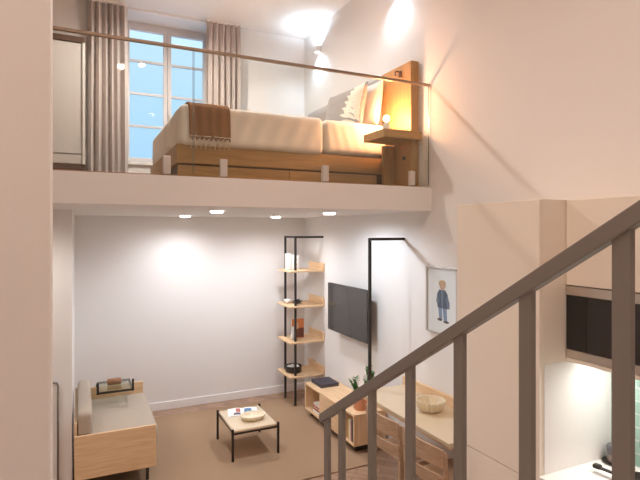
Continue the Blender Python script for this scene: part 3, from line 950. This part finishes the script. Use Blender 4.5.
# chairs
def make_chair(cx, cy, label):
    c = thing('dining_chair', (cx, cy, 0), label, 'chair', 'wooden chairs at the desk')
    W = .47
    def back(y): return -.045 * (1 - (y / (W / 2)) ** 2)     # bows away from the sitter
    def slat(y0, y1, z0, z1, nm, par):
        m = MB(); n = 10
        def lean(z): return -.06 * (z - .45)
        ring = []
        for i in range(n + 1):
            y = y0 + (y1 - y0) * i / n
            top = z1 - (.012 * (abs(y) / (W / 2)) ** 4 if z1 > .7 else 0)
            q = [(back(y) + lean(z0), y, z0), (back(y) + lean(z0) + .016, y, z0), (back(y) + lean(top) + .016, y, top), (back(y) + lean(top), y, top)]
            ring.append([m.bm.verts.new((cx + a[0], cy + a[1], a[2])) for a in q])
        for i in range(n):
            for k in range(4):
                m.bm.faces.new((ring[i][k], ring[i][(k + 1) % 4], ring[i + 1][(k + 1) % 4], ring[i + 1][k]))
        m.bm.faces.new(ring[0]); m.bm.faces.new(ring[-1][::-1])
        o = m.build(nm, M['chairwood'], par, smooth='auto')
        return o
    slat(-W / 2, W / 2, .655, .785, 'top_slat', c)
    slat(-W / 2, W / 2, .515, .597, 'lower_slat', c)
    for y in (0.055,):
        slat(y - .03, y + .03, .5975, .6545, 'back_spindle', c)
    for y in (-W / 2 - .005, W / 2 - .019):
        m = MB()
        m.poly([(cx + .0, cy + y, 0), (cx + .034, cy + y, 0), (cx + .038, cy + y, .45), (cx + .018, cy + y, .75), (cx - .006, cy + y, .75), (cx + .004, cy + y, .45)], (0, .024, 0))
        m.build('rear_leg', M['chairwood'], c)
    for y in (-W / 2 + .0, W / 2 - .024):
        MB().box(cx + .39, cx + .42, cy + y, cy + y + .024, 0, .425, bev=.003).build('front_leg', M['chairwood'], c)
    MB().box(cx + .04, cx + .44, cy - W / 2 + .025, cy + W / 2 - .025, .44, .462, bev=.008).build('seat', M['chairwood'], c)
    for y in (-W / 2 + .002, W / 2 - .022):
        MB().box(cx + .04, cx + .389, cy + y, cy + y + .02, .385, .439).build('seat_rail', M['chairwood'], c)
    return c
ch = make_chair(2.20, 3.455, 'wooden chair with slotted curved back, next to the media unit')
c2 = copy_tree(ch, None, (2.20, 2.925, 0))
tag(c2, 'wooden chair with slotted curved back, next to the tall cream cabinet', 'chair', 'wooden chairs at the desk')

# picture
pc = thing('framed_picture', (XR, 3.53, 1.63), 'silver framed print of a person in a blue coat on the wall', 'picture')
PY0, PY1, PZ0, PZ1 = 3.32, 3.745, 1.335, 1.925
fm = MB()
fm.box(XR - .028, XR, PY0, PY1, PZ1 - .016, PZ1, bev=.002)
fm.box(XR - .028, XR, PY0, PY1, PZ0, PZ0 + .016, bev=.002)
fm.box(XR - .028, XR, PY0, PY0 + .016, PZ0, PZ1, bev=.002)
fm.box(XR - .028, XR, PY1 - .016, PY1, PZ0, PZ1, bev=.002)
fm.build('picture_frame', M['clamp'], pc)
MB().box(XR - .012, XR, PY0 + .01, PY1 - .01, PZ0 + .01, PZ1 - .01).build('paper', M['paper'], pc)
# the printed figure: y grows to the picture's left (far) side
FX = XR - .0125; FY, FZ = 3.525, 1.64
def ell(cy, cz, ry, rz_, mat, nm, d=.0006, n=20, rot=0):
    p = []
    for k in range(n):
        a = 2 * PI * k / n
        yy, zz = ry * 1.15 * math.cos(a), rz_ * math.sin(a)
        p.append((FX, FY + cy * 1.25 + yy * math.cos(rot) - zz * math.sin(rot), FZ + cz + yy * math.sin(rot) + zz * math.cos(rot)))
    MB().poly(p, (-d, 0, 0)).build(nm, mat, pc)
def pol(pts, mat, nm, d=.0006):
    MB().poly([(FX, FY + a * 1.25, FZ + b) for a, b in pts], (-d, 0, 0)).build(nm, mat, pc)
sk, hr = flat('print_skin', (.66, .42, .30)), flat('print_hair', (.62, .42, .22))
bl, bl2, jn, sh = flat('print_coat', (.09, .11, .16)), flat('print_coat_light', (.17, .20, .27)), flat('print_jeans', (.24, .32, .45)), flat('print_shoes', (.12, .08, .07))
pol([(.045, -.06), (.005, -.06), (.0, -.175), (.035, -.175)], jn, 'printed_leg')
pol([(.0, -.06), (-.045, -.06), (-.05, -.185), (-.015, -.185)], jn, 'printed_leg')
ell(.028, -.178, .030, .011, sh, 'printed_shoe', .001); ell(-.04, -.190, .032, .011, sh, 'printed_shoe', .001)
pol([(.035, .085), (-.03, .085), (-.055, .05), (-.07, -.05), (-.055, -.075), (.05, -.075), (.06, -.03), (.055, .05)], bl, 'printed_coat', .001)
pol([(.012, .085), (-.01, .085), (-.006, -.075), (.008, -.075)], bl2, 'printed_zip', .0014)
pol([(.055, .05), (.068, -.02), (.05, -.05), (.038, -.02)], bl2, 'printed_sleeve', .0014)
pol([(-.05, .05), (-.074, -.02), (-.075, -.075), (-.05, -.07), (-.04, 0)], bl2, 'printed_sleeve', .0014)
ell(0, .118, .030, .036, sk, 'printed_head', .001)
pol([(.034, .118), (.038, .150), (.018, .168), (-.018, .168), (-.036, .150), (-.033, .110), (-.022, .136), (.012, .142)], hr, 'printed_hair', .0014)
MB().box(XR - .026, XR - .024, PY0 + .012, PY1 - .012, PZ0 + .012, PZ1 - .012).build('glazing', M['windowglass'], pc)

# ================================================================== KITCHEN
KY0, KY1 = 1.98, 2.65
tc_ = thing('tall_cabinet', (2.57, 2.3, 0), 'tall cream kitchen cabinet with two plain doors beside the desk', 'cabinet')
MB().box(2.29, XR - .003, KY0, KY1, 0, 2.415).build('body', M['cabinet'], tc_)
MB().box(2.27, 2.288, KY0 + .001, KY1 - .001, .852, 2.413, bev=.0015).build('door', M['cabinet'], tc_)
MB().box(2.27, 2.288, KY0 + .001, KY1 - .001, .08, .846, bev=.0015).build('door', M['cabinet'], tc_)
wc = thing('wall_cabinet', (2.67, 1.2, 1.5), 'cream wall cabinet above the built-in microwave', 'cabinet')
MB().box(2.495, XR - .003, .2, KY0 - .002, 1.935, 2.415).build('body', M['cabinet'], wc)
MB().box(2.475, 2.493, 1.382, KY0 - .004, 1.938, 2.413, bev=.0015).build('door', M['cabinet'], wc)
MB().box(2.475, 2.493, .78, 1.379, 1.938, 2.413, bev=.0015).build('door', M['cabinet'], wc)
MB().box(2.475, XR - .003, .2, KY0 - .002, 1.508, 1.530, bev=.002).build('bottom_panel', M['cabinet'], wc)
MB().box(2.475, XR - .003, .78, 1.376, 1.531, 1.934, bev=.002).build('side_box', M['cabinet'], wc)
MB().box(2.64, 2.68, 1.15, 1.95, 1.5, 1.5075).build('light_strip', M['strip'], wc)
mw = thing('microwave', (2.65, 1.68, 1.531), 'built-in steel microwave with black glass door', 'microwave')
MB().box(2.50, XR - .02, 1.39, KY0 - .006, 1.531, 1.932).build('body', M['steel'], mw)
MB().box(2.472, 2.499, 1.384, KY0 - .005, 1.882, 1.932, bev=.002).build('top_strip', M['steel'], mw)
MB().box(2.472, 2.499, 1.384, KY0 - .005, 1.533, 1.578, bev=.002).build('bottom_strip', M['steel'], mw)
MB().box(2.474, 2.499, 1.384, 1.845, 1.579, 1.881, bev=.001).build('door', flat('smoked_glass', (.035, .03, .028), .06), mw)
MB().box(2.474, 2.499, 1.847, KY0 - .005, 1.579, 1.881, bev=.001).build('control_panel', M['blackglass'], mw)
bc = thing('base_cabinet', (2.57, 1.2, 0), 'cream base cabinets under the white worktop', 'cabinet')
MB().box(2.29, XR - .003, .2, KY0 - .002, .08, .868).build('body', M['cabinet'], bc)
for a in (.2, .79, 1.38):
    MB().box(2.27, 2.288, a + .002, a + .586, .09, .86, bev=.0015).build('door', M['cabinet'], bc)
tag(bx(2.262, XR - .003, .2, KY0 - .001, .87, .90, bev=.003).build('worktop', M['counter']), 'white kitchen worktop beside the tall cream cabinet', 'worktop')
struct(bx(XR - .012, XR - .0005, .2, KY0 - .003, .902, 1.506).build('wall_backsplash', M['mint']))
struct(bx(2.300, XR - .013, KY0 - .006, KY0 - .0005, .902, 1.506).build('trim_2', M['trim']))

fc = thing('kitchen_tap', (2.76, 1.60, .90), 'chrome kitchen tap with a high curved spout by the mint tiles', 'tap')
MB().tube([(2.76, 1.58, .9)] + [(2.76, 1.58, 1.12)] + [(2.76 - .0, 1.655 - .075 * math.cos(a), 1.12 + .075 * math.sin(a)) for a in [k * PI / 12 for k in range(1, 13)]] + [(2.76, 1.73, 1.06)], .011, 12).build('spout', M['chrome'], fc, smooth=True)
MB().lathe([(0, 0), (.028, 0), (.028, .01), (.02, .02), (.02, .07), (0, .075)], (2.76, 1.58, .90), 24).build('base', M['chrome'], fc, smooth='auto')
MB().tube([(2.76, 1.56, .95), (2.70, 1.54, .975)], .006, 8).build('lever', M['chrome'], fc, smooth=True)

cn = thing('canister', (2.785, 1.905, .90), 'grey lidded canister with glass middle standing on a dark dish', 'canister')
MB().lathe([(0, .012), (.036, .012), (.038, .02), (.038, .055), (0, .055)], (2.785, 1.905, .90), 28).build('jar', flat('jar_smoke', (.30, .24, .21), .2), cn, smooth='auto')
MB().lathe([(0, .0), (.04, .0), (.041, .012), (.041, .04), (.036, .05), (0, .052)], (2.785, 1.905, .955), 28).build('lid', flat('lid_grey', (.13, .125, .14), .35), cn, smooth='auto')
tag(MB().lathe([(0, 0), (.045, 0), (.062, .008), (.064, .012), (.055, .0115), (.044, .008), (0, .0085)], (2.785, 1.905, .9005), 32).build('dish', M['black'], None, smooth='auto'), 'round dark dish under the grey canister', 'dish')

pn = thing('frying_pan', (2.60, 1.66, .90), 'black frying pan with flat handle on the worktop', 'pan')
MB().lathe([(0, 0), (.10, 0), (.115, .01), (.128, .042), (.124, .042), (.11, .012), (0, .006)], (2.62, 1.64, .90), 36).build('pan_body', M['black'], pn, smooth='auto')
MB().box(2.575, 2.60, 1.76, 1.86, .932, .942, bev=.004, rot=Matrix.Rotation(R(8), 3, 'Z')).build('handle', M['black'], pn)
MB().box(2.565, 2.602, 1.845, 1.885, .928, .950, bev=.006, rot=Matrix.Rotation(R(8), 3, 'Z')).build('handle_end', M['black'], pn)
